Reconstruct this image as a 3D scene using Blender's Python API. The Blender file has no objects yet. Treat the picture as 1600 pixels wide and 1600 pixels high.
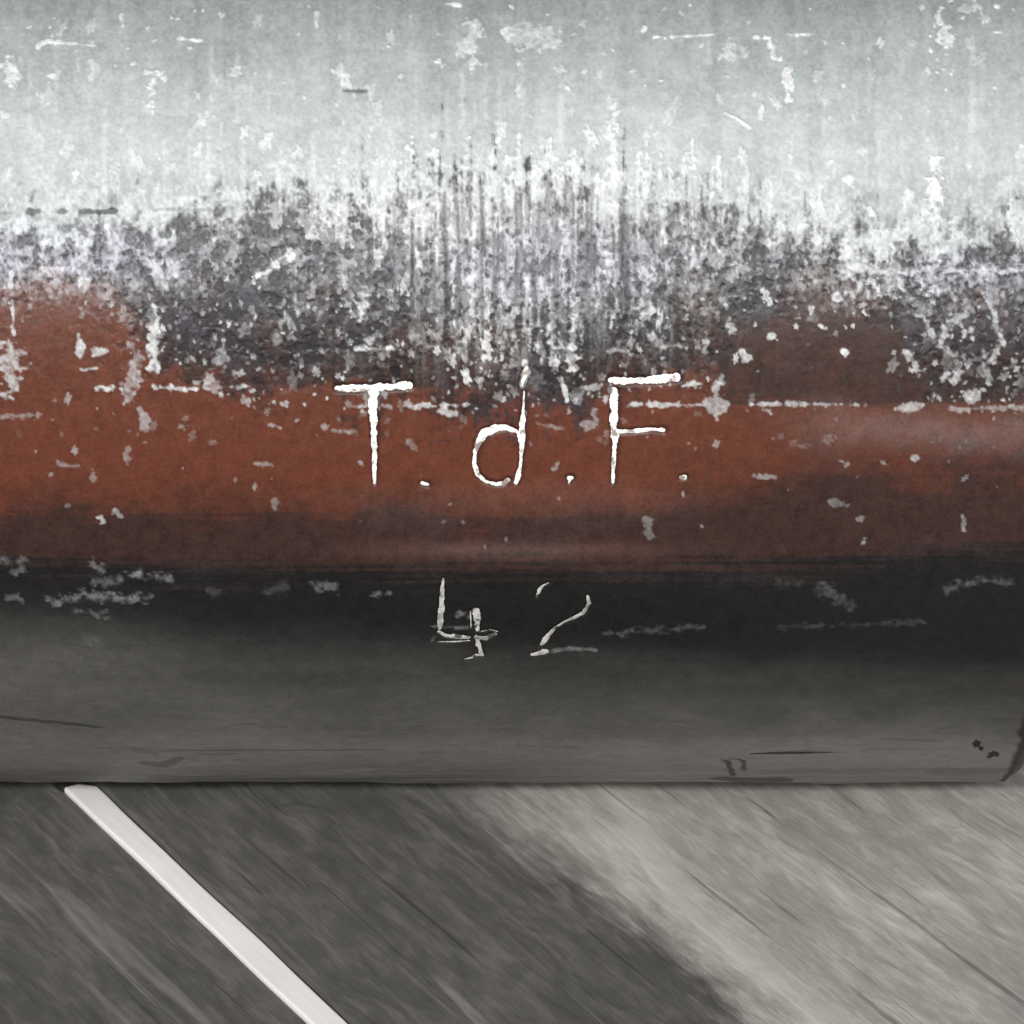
import bpy, math, random
import numpy as np
from mathutils import Vector, Matrix

random.seed(7)
rng = np.random.default_rng(11)
rad = math.radians

# ------------------------------------------------------------------ camera, sky, sun, exposure
R = 0.06                       # tube radius (m)
FOV = 12.2
F = 800.0 / math.tan(rad(FOV / 2))          # focal length in photograph pixels (1600 px wide)
PITCH = rad(24.0)
LOWER, UPPER = 422.0, 400.0    # lower silhouette below / axis above the picture centre, in px
a_lo, a_ax = math.atan(LOWER / F), math.atan(UPPER / F)
DIST = R / math.sin(a_lo + a_ax)
dep = PITCH - a_ax             # depression of the line from the camera to the axis
CAM_Y, CAM_Z = -DIST * math.cos(dep), R + DIST * math.sin(dep)

scene = bpy.context.scene
col = scene.collection
cam_d = bpy.data.cameras.new("camera")
cam = bpy.data.objects.new("camera", cam_d)
col.objects.link(cam)
cam.location = (0, CAM_Y, CAM_Z)
cam.rotation_euler = (math.pi / 2 - PITCH, 0, 0)
cam_d.sensor_width = 36
cam_d.angle = rad(FOV)
cam_d.clip_start, cam_d.clip_end = 0.005, 500
cam_d.dof.use_dof = True
cam_d.dof.focus_distance = DIST - R * 0.93
cam_d.dof.aperture_fstop = 170
scene.camera = cam

SUN_EL, SUN_AZ = rad(29), rad(-14)          # azimuth: 0 = behind the camera, negative = from the left
SUN_POWER, SKY_POWER, EXPOSURE = 2.0, 0.055, 0.41
world = bpy.data.worlds.new("World")
scene.world = world
world.use_nodes = True
wn = world.node_tree.nodes
bg = wn["Background"]
sky = wn.new("ShaderNodeTexSky")
sky.sky_type = 'NISHITA'
sky.sun_disc = False
sky.sun_elevation = SUN_EL
sky.sun_rotation = math.pi + SUN_AZ
sky.air_density, sky.dust_density, sky.ozone_density = 1.0, 8.0, 0.6
hs = wn.new("ShaderNodeHueSaturation")      # an overcast sky: little blue left
hs.inputs["Saturation"].default_value = 0.25
world.node_tree.links.new(sky.outputs[0], hs.inputs["Color"])
world.node_tree.links.new(hs.outputs[0], bg.inputs["Color"])
bg.inputs["Strength"].default_value = SKY_POWER
sun_d = bpy.data.lights.new("sun", 'SUN')
sun_d.energy, sun_d.angle, sun_d.color = SUN_POWER, rad(3.5), (1.0, 0.985, 0.965)
sun = bpy.data.objects.new("sun", sun_d)
col.objects.link(sun)
sdir = Vector((math.sin(SUN_AZ) * math.cos(SUN_EL), -math.cos(SUN_AZ) * math.cos(SUN_EL), math.sin(SUN_EL)))
sun.rotation_euler = sdir.to_track_quat('Z', 'Y').to_euler()
vs = scene.view_settings
vs.view_transform, vs.look, vs.exposure, vs.gamma = 'Standard', 'None', EXPOSURE, 1.0
vs.use_curve_mapping = False

# ------------------------------------------------------------------ helpers
def tag(o, label=None, cat=None, group=None, kind=None):
    if label: o["label"] = label
    if cat: o["category"] = cat
    if group: o["group"] = group
    if kind: o["kind"] = kind
    return o

def link_mesh(name, verts, faces, mat, parent=None, smooth=False):
    me = bpy.data.meshes.new(name)
    me.from_pydata(verts, [], faces)
    me.update()
    if smooth:
        me.polygons.foreach_set("use_smooth", np.ones(len(me.polygons), bool))
    if mat: me.materials.append(mat)
    o = bpy.data.objects.new(name, me)
    col.objects.link(o)
    if parent: o.parent = parent
    return o

class NT:
    """small wrapper to write node trees shortly"""
    def __init__(self, name):
        self.m = bpy.data.materials.new(name)
        self.m.use_nodes = True
        self.t = self.m.node_tree
        self.n = self.t.nodes
        self.b = self.n["Principled BSDF"]
    def put(self, sock, v):
        if isinstance(v, bpy.types.NodeSocket): self.t.links.new(v, sock)
        else: sock.default_value = v
    def coord(self, kind="Object"):
        return self.n.new("ShaderNodeTexCoord").outputs[kind]
    def mapping(self, vec, scale=(1, 1, 1), loc=(0, 0, 0), rot=(0, 0, 0)):
        m = self.n.new("ShaderNodeMapping")
        self.put(m.inputs[0], vec); self.put(m.inputs["Scale"], scale); self.put(m.inputs["Location"], loc)
        self.put(m.inputs["Rotation"], rot)
        return m.outputs[0]
    def noise(self, vec, scale, detail=4, rough=0.55, dist=0.0):
        x = self.n.new("ShaderNodeTexNoise")
        self.put(x.inputs["Vector"], vec); x.inputs["Scale"].default_value = scale
        x.inputs["Detail"].default_value = detail; x.inputs["Roughness"].default_value = rough
        x.inputs["Distortion"].default_value = dist
        return x.outputs["Fac"]
    def ramp(self, fac, stops):
        r = self.n.new("ShaderNodeValToRGB")
        e = r.color_ramp.elements
        while len(e) < len(stops): e.new(0.5)
        for k, (p, c) in enumerate(stops):
            e[k].position = p
            e[k].color = (c, c, c, 1) if isinstance(c, (int, float)) else (*c, 1)
        self.put(r.inputs[0], fac)
        return r.outputs[0]
    def mix(self, fac, a, b, mode='MIX'):
        x = self.n.new("ShaderNodeMix")
        x.data_type = 'RGBA'; x.blend_type = mode
        self.put(x.inputs[0], fac)
        for s, v in ((x.inputs[6], a), (x.inputs[7], b)):
            if isinstance(v, tuple) and len(v) == 3: v = (*v, 1)
            self.put(s, v)
        return x.outputs[2]
    def math(self, op, a, b=0.0, c=None):
        x = self.n.new("ShaderNodeMath"); x.operation = op
        self.put(x.inputs[0], a); self.put(x.inputs[1], b)
        if c is not None: self.put(x.inputs[2], c)
        return x.outputs[0]
    def attr(self, name):
        x = self.n.new("ShaderNodeAttribute"); x.attribute_name = name
        return x.outputs
    def bump(self, h, strength, dist, normal=None):
        x = self.n.new("ShaderNodeBump")
        x.inputs["Strength"].default_value = strength; x.inputs["Distance"].default_value = dist
        self.put(x.inputs["Height"], h)
        if normal: self.put(x.inputs["Normal"], normal)
        return x.outputs[0]
    def out(self, **k):
        for name, v in k.items():
            s = self.b.inputs[name.replace("_", " ")]
            if isinstance(v, tuple) and len(v) == 3: v = (*v, 1)
            self.put(s, v)
        return self.m

# photograph pixel -> point on the deck plane z = 0
def deck_at(px, py):
    dx, dz = (px - 800) / F, -(py - 800) / F
    d = Vector((dx, math.cos(PITCH) + dz * math.sin(PITCH), -math.sin(PITCH) + dz * math.cos(PITCH)))
    t = -CAM_Z / d.z
    return Vector((d.x * t, CAM_Y + d.y * t, 0))

# ------------------------------------------------------------------ ground and deck
g = NT("ground_earth")
v = g.coord()
n1 = g.noise(v, 6, 6)
ground_mat = g.out(Base_Color=g.ramp(n1, [(0.3, (0.05, 0.048, 0.044)), (0.7, (0.09, 0.086, 0.08))]), Roughness=0.9)
gs = 40.0
gr = link_mesh("ground", [(-gs, -gs, -0.09), (gs, -gs, -0.09), (gs, gs, -0.09), (-gs, gs, -0.09)], [(0, 1, 2, 3)], ground_mat)
tag(gr, kind="structure")

def plank_material(name, split=None):
    """dark wood; with split (local y, slope) a soft shadow edge is painted in, paler beyond that wandering line"""
    m = NT(name)
    oi = m.n.new("ShaderNodeObjectInfo")
    off = m.n.new("ShaderNodeCombineXYZ")
    m.put(off.inputs[0], m.math('MULTIPLY', oi.outputs["Random"], 7.0)); m.put(off.inputs[1], m.math('MULTIPLY', oi.outputs["Random"], 3.0))
    va = m.n.new("ShaderNodeVectorMath"); va.operation = 'ADD'
    obc = m.coord()
    m.put(va.inputs[0], obc); m.put(va.inputs[1], off.outputs[0])
    v = va.outputs[0]
    broad = m.noise(m.mapping(v, (26, 85, 85)), 1.0, 3, 0.55, 0.9)
    grain = m.noise(m.mapping(v, (95, 300, 300)), 1.0, 5, 0.65, 1.0)
    fine = m.noise(m.mapping(v, (105, 850, 850)), 1.0, 5, 0.7, 0.7)
    spots = m.noise(m.mapping(v, (130, 230, 230)), 1.0, 4, 0.6, 1.2)
    s = m.math('ADD', m.math('MULTIPLY', broad, 0.26), m.math('MULTIPLY', grain, 0.30))
    s = m.math('ADD', s, m.math('MULTIPLY', fine, 0.26))
    s = m.math('ADD', s, m.math('MULTIPLY', spots, 0.18))
    hair = m.noise(m.mapping(v, (150, 2300, 2300), (0.7, 0.3, 0)), 1.0, 3, 0.6, 0.3)
    s = m.math('ADD', m.math('MULTIPLY', s, 0.90), m.math('MULTIPLY', hair, 0.12))
    crack = m.ramp(m.noise(m.mapping(v, (22, 620, 620), (3.1, 1.7, 0)), 1.0, 3, 0.5, 0.6), [(0.28, 1.0), (0.35, 0.0)])
    pale_streak = m.ramp(m.noise(m.mapping(v, (20, 330, 330), (1.3, 5.7, 0)), 1.0, 3, 0.5, 0.9), [(0.62, 0.0), (0.72, 1.0)])
    c = m.ramp(s, [(0.36, (0.056, 0.0545, 0.052)), (0.5, (0.100, 0.0975, 0.092)), (0.65, (0.19, 0.185, 0.175))])
    if split is not None:  # soft-edged shade painted into the board colour, paler on the lit side
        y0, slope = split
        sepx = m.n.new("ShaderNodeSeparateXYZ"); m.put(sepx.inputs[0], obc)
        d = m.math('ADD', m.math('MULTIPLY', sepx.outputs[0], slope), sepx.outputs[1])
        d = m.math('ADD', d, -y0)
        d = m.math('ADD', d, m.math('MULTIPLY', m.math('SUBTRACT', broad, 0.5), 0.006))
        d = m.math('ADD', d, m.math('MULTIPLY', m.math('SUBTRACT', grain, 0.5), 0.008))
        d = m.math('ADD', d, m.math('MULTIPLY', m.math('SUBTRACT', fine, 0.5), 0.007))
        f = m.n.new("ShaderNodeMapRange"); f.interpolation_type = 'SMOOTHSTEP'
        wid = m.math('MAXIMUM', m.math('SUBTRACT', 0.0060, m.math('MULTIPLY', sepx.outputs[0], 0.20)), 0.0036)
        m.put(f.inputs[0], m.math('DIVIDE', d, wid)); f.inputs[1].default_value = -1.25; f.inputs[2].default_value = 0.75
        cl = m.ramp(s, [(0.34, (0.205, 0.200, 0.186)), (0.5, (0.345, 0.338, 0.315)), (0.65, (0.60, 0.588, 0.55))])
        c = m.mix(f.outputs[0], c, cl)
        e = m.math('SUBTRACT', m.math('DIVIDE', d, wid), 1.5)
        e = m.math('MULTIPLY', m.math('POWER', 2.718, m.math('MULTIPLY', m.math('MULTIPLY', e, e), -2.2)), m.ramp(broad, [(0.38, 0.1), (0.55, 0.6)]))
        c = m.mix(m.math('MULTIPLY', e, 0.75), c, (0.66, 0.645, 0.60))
    c = m.mix(m.math('MULTIPLY', pale_streak, 0.28), c, m.mix(0.5, c, (0.75, 0.74, 0.70)))
    c = m.mix(m.math('MULTIPLY', crack, 0.5), c, (0.04, 0.038, 0.036))
    bumpn = m.bump(m.math('SUBTRACT', m.math('ADD', grain, m.math('MULTIPLY', fine, 0.4)), m.math('MULTIPLY', crack, 0.6)), 0.30, 0.0007)
    return m.out(Base_Color=c, Roughness=m.ramp(s, [(0.3, 0.72), (0.7, 0.55)]), Normal=bumpn, Specular_IOR_Level=0.35)

m = NT("joist_board"); v = m.coord()
base_mat = m.out(Base_Color=m.ramp(m.noise(v, 40, 4), [(0.3, (0.015, 0.014, 0.013)), (0.7, (0.035, 0.033, 0.03))]), Roughness=0.9)
m = NT("white_caulk"); v = m.coord()
cn = m.noise(m.mapping(v, (60, 220, 220)), 1.0, 5)
caulk_mat = m.out(Base_Color=m.ramp(cn, [(0.25, (0.85, 0.845, 0.83)), (0.55, (0.93, 0.93, 0.915))]), Roughness=0.5,
                  Normal=m.bump(cn, 0.3, 0.0006))

dark_wood = plank_material("weathered_dark_wood")
# directions of the seam and of the painted shade edge, read on the deck plane
sA, sB = deck_at(122, 1228), deck_at(514, 1600)
bA, bB = deck_at(742, 1225), deck_at(1200, 1600)
dirv = ((sB - sA).normalized() + (bB - bA).normalized()).normalized()
perp = Vector((-dirv.y, dirv.x, 0))          # towards the right of the picture
if perp.x < 0: perp = -perp
long_dir = Vector((perp.y, -perp.x, 0))      # local x axis, local y = perp
seam_c = deck_at(318, 1415).dot(perp)
shade_edge_c = deck_at(971, 1415).dot(perp)
org = deck_at(640, 1415)
s0 = org.dot(long_dir)

deck_base_z = -0.022
dv = []
for sx in (-1, 1):
    for sy in (-1, 1):
        for z in (-0.06, deck_base_z):
            dv.append((sx * 0.75, sy * 0.62, z))
deck = link_mesh("deck", dv, [(0, 1, 3, 2), (4, 6, 7, 5), (0, 4, 5, 1), (2, 3, 7, 6), (0, 2, 6, 4), (1, 5, 7, 3)], base_mat)
tag(deck, "narrow weathered grey boards with a white caulked seam under the tube", kind="structure")
deck.rotation_euler = (0, 0, math.atan2(long_dir.y, long_dir.x))
deck.location = (0, 0.02, 0)
bpy.context.view_layer.update()
dinv = deck.matrix_world.inverted()

def strip_mesh(width, top, length, bevel, depth=0.0, n_len=24, wob=0.0, seed=0, dome=0.0):
    """a board along local x: rounded long edges that wander a little"""
    r = random.Random(seed)
    ph = [r.uniform(0, 6.28) for _ in range(6)]
    vs_, fs = [], []
    hw = width / 2
    for i in range(n_len + 1):
        x = -length / 2 + length * i / n_len
        wl = wob * (math.sin(x * 130 + ph[0]) + 0.6 * math.sin(x * 310 + ph[1]))
        wr = wob * (math.sin(x * 145 + ph[2]) + 0.6 * math.sin(x * 290 + ph[3]))
        L, Rr = -hw + wl, hw + wr
        prof = [(L, -depth), (L, top - bevel), (L + bevel * 0.3, top - bevel * 0.3), (L + bevel, top),
                (0.0, top + dome), (Rr - bevel, top), (Rr - bevel * 0.3, top - bevel * 0.3), (Rr, top - bevel), (Rr, -depth)]
        vs_ += [(x, y, z) for y, z in prof]
    k = 9
    for i in range(n_len):
        for j in range(k - 1):
            a = i * k + j
            fs.append((a, a + k, a + k + 1, a + 1))
    fs.append(tuple(range(k)))
    fs.append(tuple(range(n_len * k + k - 1, n_len * k - 1, -1)))
    return vs_, fs

def add_strip(name, c_lo, c_hi, top, mat, seed, bevel=0.0008, wob=0.0, length=1.3, dome=0.0, label=None, n_len=24):
    vs_, fs = strip_mesh(c_hi - c_lo, 0.0, length, bevel, 0.0205, n_len, wob, seed, dome)
    o = link_mesh(name, vs_, fs, mat, deck, smooth=False)
    w = perp * ((c_lo + c_hi) / 2) + long_dir * s0
    p = dinv @ Vector((w.x, w.y, 0))
    o.location = (p.x, p.y, top)
    o.rotation_euler = (0, 0, 0)
    if label: o["label"] = label
    return o

SW = 0.0034                                   # white seam
gap = 0.0004
END_S = deck_at(122, 1229).dot(long_dir)      # the caulk starts here, just in front of the tube
LEN = 0.62
vs_, fs = strip_mesh(SW, 0.0, LEN, 0.00022, 0.0205, 300, 0.00007, 3, 0.00004)
r_c = 0.0022                                   # rounded corner on the right of the end
vs_ = [(x + (r_c * (1 - math.sqrt(max(0.0, 1 - max(0.0, (y - SW / 2 + r_c) / r_c) ** 2))) * (1 - min(1, (x + LEN / 2) / 0.012)) if y > SW / 2 - r_c else 0.0), y, z) for x, y, z in vs_]
seam = link_mesh("caulk_seam", vs_, fs, caulk_mat, deck)
w_ = perp * seam_c + long_dir * (END_S + LEN / 2)
p_ = dinv @ Vector((w_.x, w_.y, 0))
seam.location = (p_.x, p_.y, 0.0003)
add_strip("wood_filler", seam_c - SW / 2, seam_c + SW / 2, -0.0004, dark_wood, 5, 0.0002, length=0.25)
fil = bpy.data.objects["wood_filler"]
w_ = perp * seam_c + long_dir * (END_S + 0.0006 - 0.125)
p_ = dinv @ Vector((w_.x, w_.y, 0))
fil.location = (p_.x, p_.y, -0.0005)
seam["label"] = "white caulked seam between two dark boards"
b_lo, b_hi = seam_c + SW / 2 + 0.0003, shade_edge_c + 0.072
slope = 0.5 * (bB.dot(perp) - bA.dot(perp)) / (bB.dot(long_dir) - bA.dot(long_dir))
shade_split_wood = plank_material("weathered_painted_shade_wood", (shade_edge_c - (b_lo + b_hi) / 2, -slope))
bounds = [(b_lo, b_hi, shade_split_wood)]
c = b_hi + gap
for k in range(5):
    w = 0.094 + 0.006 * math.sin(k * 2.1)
    bounds.append((c, c + w, shade_split_wood if k % 2 else dark_wood)); c += w + gap
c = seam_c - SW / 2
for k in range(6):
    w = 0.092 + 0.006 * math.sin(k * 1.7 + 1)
    bounds.append((c - w, c, shade_split_wood if k % 3 == 2 else dark_wood)); c -= w + gap
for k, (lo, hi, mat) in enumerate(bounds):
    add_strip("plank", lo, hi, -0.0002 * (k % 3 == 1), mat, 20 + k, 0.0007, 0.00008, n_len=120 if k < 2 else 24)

# ------------------------------------------------------------------ wear of the tube, with painted reflections and bounce: masks on the unrolled surface
K = 1000.0                                    # unrolled pixels per radian
U0, U1, V0, V1 = -220, 1760, -1000, 1320      # u along the tube, v round it (0 = facing -Y, positive = downwards)
W, H = U1 - U0, V1 - V0
vv = np.arange(V0, V1) / K
yy, zz = -R * np.cos(vv) - CAM_Y, R - R * np.sin(vv) - CAM_Z
DEP = yy * math.cos(PITCH) - zz * math.sin(PITCH)
PYr = 800 - F * (yy * math.sin(PITCH) + zz * math.cos(PITCH)) / DEP      # photo row of each canvas row
Xc = (np.arange(U0, U1) - 800) / K * R
vis = np.where((vv > -0.95) & (vv < math.pi / 2 - dep - 0.20))[0]
i_sil = int(np.argmax(PYr))
def to_uv(px, py):
    py = min(py, float(PYr[i_sil]) - 0.3)
    r = np.interp(py, PYr[:i_sil + 1], np.arange(i_sil + 1))
    d = np.interp(r, np.arange(H), DEP)
    return 800 + (px - 800) / F * d / R * K, r + V0
u_end = to_uv(1572, 1222)[0]
PX = 800 + F * Xc[None, :] / DEP[:, None]
PY = np.repeat(PYr[:, None], W, 1)
PYX = PY.copy()
PYX[i_sil:, :] = 1222 + (np.arange(i_sil, H) - i_sil)[:, None] * 0.5
PY = PYX.astype(np.float32); PX = PX.astype(np.float32)

def upsample(lat, n, s, off, axis):
    t = np.arange(n) / s + off
    i = np.floor(t).astype(int); f = (t - i).astype(np.float32)
    f = f * f * (3 - 2 * f)
    a, b = np.take(lat, i, axis), np.take(lat, i + 1, axis)
    sh = [1, 1]; sh[axis] = n
    f = f.reshape(sh)
    return a + (b - a) * f
def vnoise(su, sv):
    lat = rng.random((int(H / sv) + 4, int(W / su) + 4)).astype(np.float32)
    return upsample(upsample(lat, H, sv, rng.random(), 0), W, su, rng.random(), 1)
def fbm(su, sv, o=4, g=0.55, lac=2.0):
    s = np.zeros((H, W), np.float32); a, t = 1.0, 0.0
    for k in range(o):
        s += a * vnoise(max(su, 1.5), max(sv, 1.5)); t += a
        su /= lac; sv /= lac; a *= g
    s /= t
    return (s - s.mean()) / (s.std() + 1e-6)          # unit variance
def sst(a, b, x):
    t = np.clip((x - a) / (b - a), 0, 1)
    return t * t * (3 - 2 * t)
def curve(pts):
    p = np.array(pts, float)
    return np.interp(PX, p[:, 0], p[:, 1]).astype(np.float32)
def bell(x, c, w):
    return np.exp(-((x - c) / w) ** 2)

def shards(su, sv):
    """random tone per angular cell (nearest of jittered grid points), only on the worn rows"""
    out = np.zeros((H, W), np.float32)
    r0, r1 = np.searchsorted(PYr[:i_sil], 180), np.searchsorted(PYr[:i_sil], 720)
    yy_, xx_ = np.mgrid[r0:r1, 0:W].astype(np.float32)
    yy_ = yy_ / sv; xx_ = xx_ / su
    gy, gx = yy_.astype(int), xx_.astype(int)
    nh, nw = int(H / sv) + 4, int(W / su) + 4
    jx, jy, tone = (rng.random((nh, nw)).astype(np.float32) for _ in range(3))
    best = np.full(yy_.shape, 9e9, np.float32); val = np.zeros(yy_.shape, np.float32)
    for dy in (-1, 0, 1):
        for dx in (-1, 0, 1):
            cy, cx = np.clip(gy + dy, 0, nh - 1), np.clip(gx + dx, 0, nw - 1)
            d = np.abs(cy + jy[cy, cx] - yy_) + np.abs(cx + jx[cy, cx] - xx_)
            m_ = d < best
            best = np.where(m_, d, best); val = np.where(m_, tone[cy, cx], val)
    out[r0:r1] = val
    return out
layer = lambda: np.zeros((H, W), np.float32)
flake, scratch, mark, haze_l, groove = layer(), layer(), layer(), layer(), layer()

def patch(u, v, r):
    a, b = int(u - r - U0), int(u + r - U0) + 2
    c_, d = int(v - r - V0), int(v + r - V0) + 2
    a, b, c_, d = max(a, 0), min(b, W), max(c_, 0), min(d, H)
    if b <= a or d <= c_: return None
    sl = (slice(c_, d), slice(a, b))
    yy_, xx_ = np.mgrid[c_ + V0:d + V0, a + U0:b + U0].astype(np.float32)
    return sl, xx_, yy_
def blob(L, u, v, ru, rv, val, rot=0.0, soft=0.25, ang=0.3):
    """an angular flake: a polygon-like radius round its centre"""
    p = patch(u, v, max(ru, rv) * 1.5 + 2)
    if p is None: return
    sl, x, y = p
    x, y = x - u, y - v
    cr, sr = math.cos(rot), math.sin(rot)
    x, y = (x * cr + y * sr) / ru, (-x * sr + y * cr) / rv
    th = np.arctan2(y, x); r = np.hypot(x, y)
    n = random.choice((3, 4, 5, 5, 6)); p0 = random.uniform(0, 6.28)
    e = 1.0 + ang * (np.cos(n * th + p0) * 0.5 + 0.6 * np.cos((n + 2) * th + p0 * 2.3) * 0.5) + ang * 0.4 * np.cos(2 * th + p0 * 1.7)
    mk = np.clip((e - r) / (soft + 1.0 / max(ru, rv)) + 0.0, 0, 1) * val
    L[sl] = np.maximum(L[sl], mk)
def stretch(py):
    return max(1.0, abs(to_uv(800, py + 2)[1] - to_uv(800, py - 2)[1]) / 4.0)
def poly(L, pts, val=1.0, soft=1.5, rough=0.0, add=False):
    """a stroke through photograph points (px, py, width); level strokes keep their seen width low on the tube"""
    q = [(*to_uv(a, b), w * (stretch(b) * 0.9 if b > 1100 else 1.0)) for a, b, w in pts]
    us, vs2 = [a[0] for a in q], [a[1] for a in q]
    cu, cv = (min(us) + max(us)) / 2, (min(vs2) + max(vs2)) / 2
    r = max(max(us) - min(us), max(vs2) - min(vs2)) / 2 + max(a[2] for a in q) + soft * 2 + 4
    p = patch(cu, cv, r)
    if p is None: return
    sl, x, y = p
    best = np.full(x.shape, -1e9, np.float32)
    for (a, b, wa), (c_, d, wb) in zip(q[:-1], q[1:]):
        ex, ey = c_ - a, d - b
        l2 = ex * ex + ey * ey + 1e-6
        t = np.clip(((x - a) * ex + (y - b) * ey) / l2, 0, 1)
        best = np.maximum(best, (wa + (wb - wa) * t) / 2 - np.hypot(x - a - t * ex, y - b - t * ey))
    if rough: best += rough * (NF[sl])
    mk = np.clip(best / soft + 0.5, 0, 1) * val
    L[sl] = np.maximum(L[sl], mk)

NF = fbm(9, 9, 3); NM = fbm(26, 26, 4); NL = fbm(120, 90, 4)
NB = fbm(420, 60, 3)                                     # long horizontal clouds
VS1, VS2 = fbm(11, 190, 4, 0.6), fbm(26, 260, 3, 0.6)    # vertical streaks
HS1 = fbm(260, 7, 4, 0.55)                               # horizontal streaks
FB = fbm(5, 6, 2)
cent = bell(PX, 830, 210)                                # the streaked middle part
EDGE = bell(PY, 400, 190)

# pale metal above, ending along a ragged line
yb = curve([(-200, 372), (0, 368), (120, 362), (240, 362), (330, 345), (430, 325), (500, 310), (590, 300), (680, 315), (800, 325), (950, 335),
            (1050, 335), (1130, 352), (1250, 362), (1380, 376), (1460, 395), (1600, 362), (1800, 370)])
ed = yb - PY + NM * 17 + NL * 11 + FB * 7 + cent * (VS1 * 44 + VS2 * 42 + NM * 14) + (1 - cent) * (VS1 * 13)
pale = sst(-34, 34, ed)
# a second, thinner film of pale grey lies over the zone below
film = sst(140, -10, PY - yb) * (0.06 + 0.17 * NM + 0.22 * FB + 0.12 * NL) * sst(-140, 0, PY - yb)
film += cent * sst(640, 420, PY) * sst(250, 330, PY) * np.clip(VS1 * 0.34 + FB * 0.16 - 0.08, 0, 1) * 0.9
lav = bell(PX, 60, 190) * bell(PY, 392, 44) * 0.6 + 0.25 * bell(PX, 890, 170) * bell(PY, 410, 80) + 0.22 * bell(PX, 1560, 150) * bell(PY, 440, 60) + 0.14 * bell(PY, 420, 60)

zone = sst(250, 330, PY - NL * 10) * sst(655, 560, PY + NL * 12)
SH1, SH2, SH3 = shards(7, 8), shards(13, 15), shards(7, 26)
clean = np.maximum(sst(1090, 1170, PX + NM * 12) * sst(1440, 1390, PX + NM * 14) * sst(470, 530, PY + NL * 12), sst(210, 150, PX + NM * 12) * sst(465, 520, PY + NL * 10) * 0.7)
dens = (bell(PY, 385, 95) + 0.50 * bell(PX, 800, 260) * sst(640, 480, PY) + 0.30 * bell(PX, 520, 120) * bell(PY, 540, 80) + 0.35 * bell(PX, 1510, 70) * bell(PY, 540, 90)) * (1 - 0.88 * clean)
dens = np.clip(dens + 0.16 * NM + 0.16 * NL, 0, 1.15)
film *= 1 - 0.6 * clean
film = np.maximum(film, zone * sst(0.0, 0.22, SH1 - 1.0 + 0.34 * dens) * (0.22 + 0.5 * SH2) * 0.68)
film = np.maximum(film, zone * sst(0.0, 0.20, SH2 - 1.0 + 0.26 * dens) * (0.18 + 0.5 * SH1) * 0.68)
film = np.maximum(film, zone * cent * sst(0.70, 0.96, SH3 + 0.06 * VS2) * sst(640, 380, PY) * 0.9)
darkz = (1 - clean) * zone * np.maximum(sst(0.30, 0.06, SH2 + 0.12 * NL) * 0.6, sst(0.22, 0.04, SH1 + 0.07 * NM) * 0.6)
mark = np.maximum(mark, darkz * sst(300, 400, PY)).astype(np.float32)
# red band, reflected red painted into the colour
yr = curve([(-200, 478), (0, 470), (110, 470), (190, 505), (250, 585), (330, 618), (480, 630), (560, 638), (700, 656), (820, 644), (960, 620), (1080, 604),
            (1125, 560), (1170, 500), (1250, 470), (1360, 474), (1415, 520), (1445, 600), (1480, 628), (1600, 634), (1800, 636)])
re = PY - yr + NM * 15 + NL * 16 + FB * 8 + HS1 * 6 + VS2 * 10 + cent * VS1 * 9
yk = curve([(-200, 880), (0, 868), (200, 880), (400, 888), (800, 893), (1000, 890), (1200, 880), (1400, 870), (1600, 862), (1800, 860)])
red = sst(-40, 26, re) * sst(28, -30, PY - yk + HS1 * 10 + NL * 5)
# where the red turns brown and darker
maroon = np.clip(sst(1080, 1150, PX) * sst(640, 622, PY + HS1 * 3) * 0.78
             + 0.46 * sst(740, 800, PY + NL * 10)
             + 0.74 * sst(785, 840, PY + HS1 * 5 + NL * 9)
             + sst(960, 1400, PX) * sst(675, 790, PY + HS1 * 5 + NL * 14) * 0.85
             + 0.22 * sst(900, 1300, PX)
             + sst(300, 40, PX) * sst(790, 850, PY + NL * 8) * 0.3
             + 0.06 * NM + 0.04 * FB, 0, 1)
maroon = np.clip(maroon - bell(PY, 858 + NL * 4, 15) * sst(470, 640, PX) * sst(1080, 940, PX) * 0.36, 0, 1)
painted_sheen = 0.018 * bell(PY, 785 + NL * 8, 26) * sst(420, 640, PX) * sst(1150, 1000, PX) + 0.075 * bell(PY, 668 + NL * 8, 30) * sst(1150, 1400, PX) + 0.05 * bell(PY, 860, 14) * bell(PX, 800, 200)  # pinkish sheen on the red, painted in as pale film
film = np.clip(film + painted_sheen + lav * 0.55 * np.clip(0.7 + 0.45 * FB, 0, 1), 0, 1)
# brownish cast over the lower worn zone
brown = np.clip(sst(400, 540, PY + NL * 34 + VS2 * 22) * (0.75 + 0.25 * NL), 0, 1)
# black lower band and greyer underside: dark reflection and deck bounce painted in
black = sst(-24, 26, PY - yk + HS1 * 9 + NL * 5)
grey_bounce = np.clip((0.54 * sst(965, 1185, PY - (PX - 800) * 0.05 + NB * 6 + NL * 6) + 0.46 * sst(1110, 1195, PY + NL * 5 + HS1 * 2)) + bell(PX, 0, 260) * bell(PY, 1030, 70) * 0.22, 0, 1)

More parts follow.
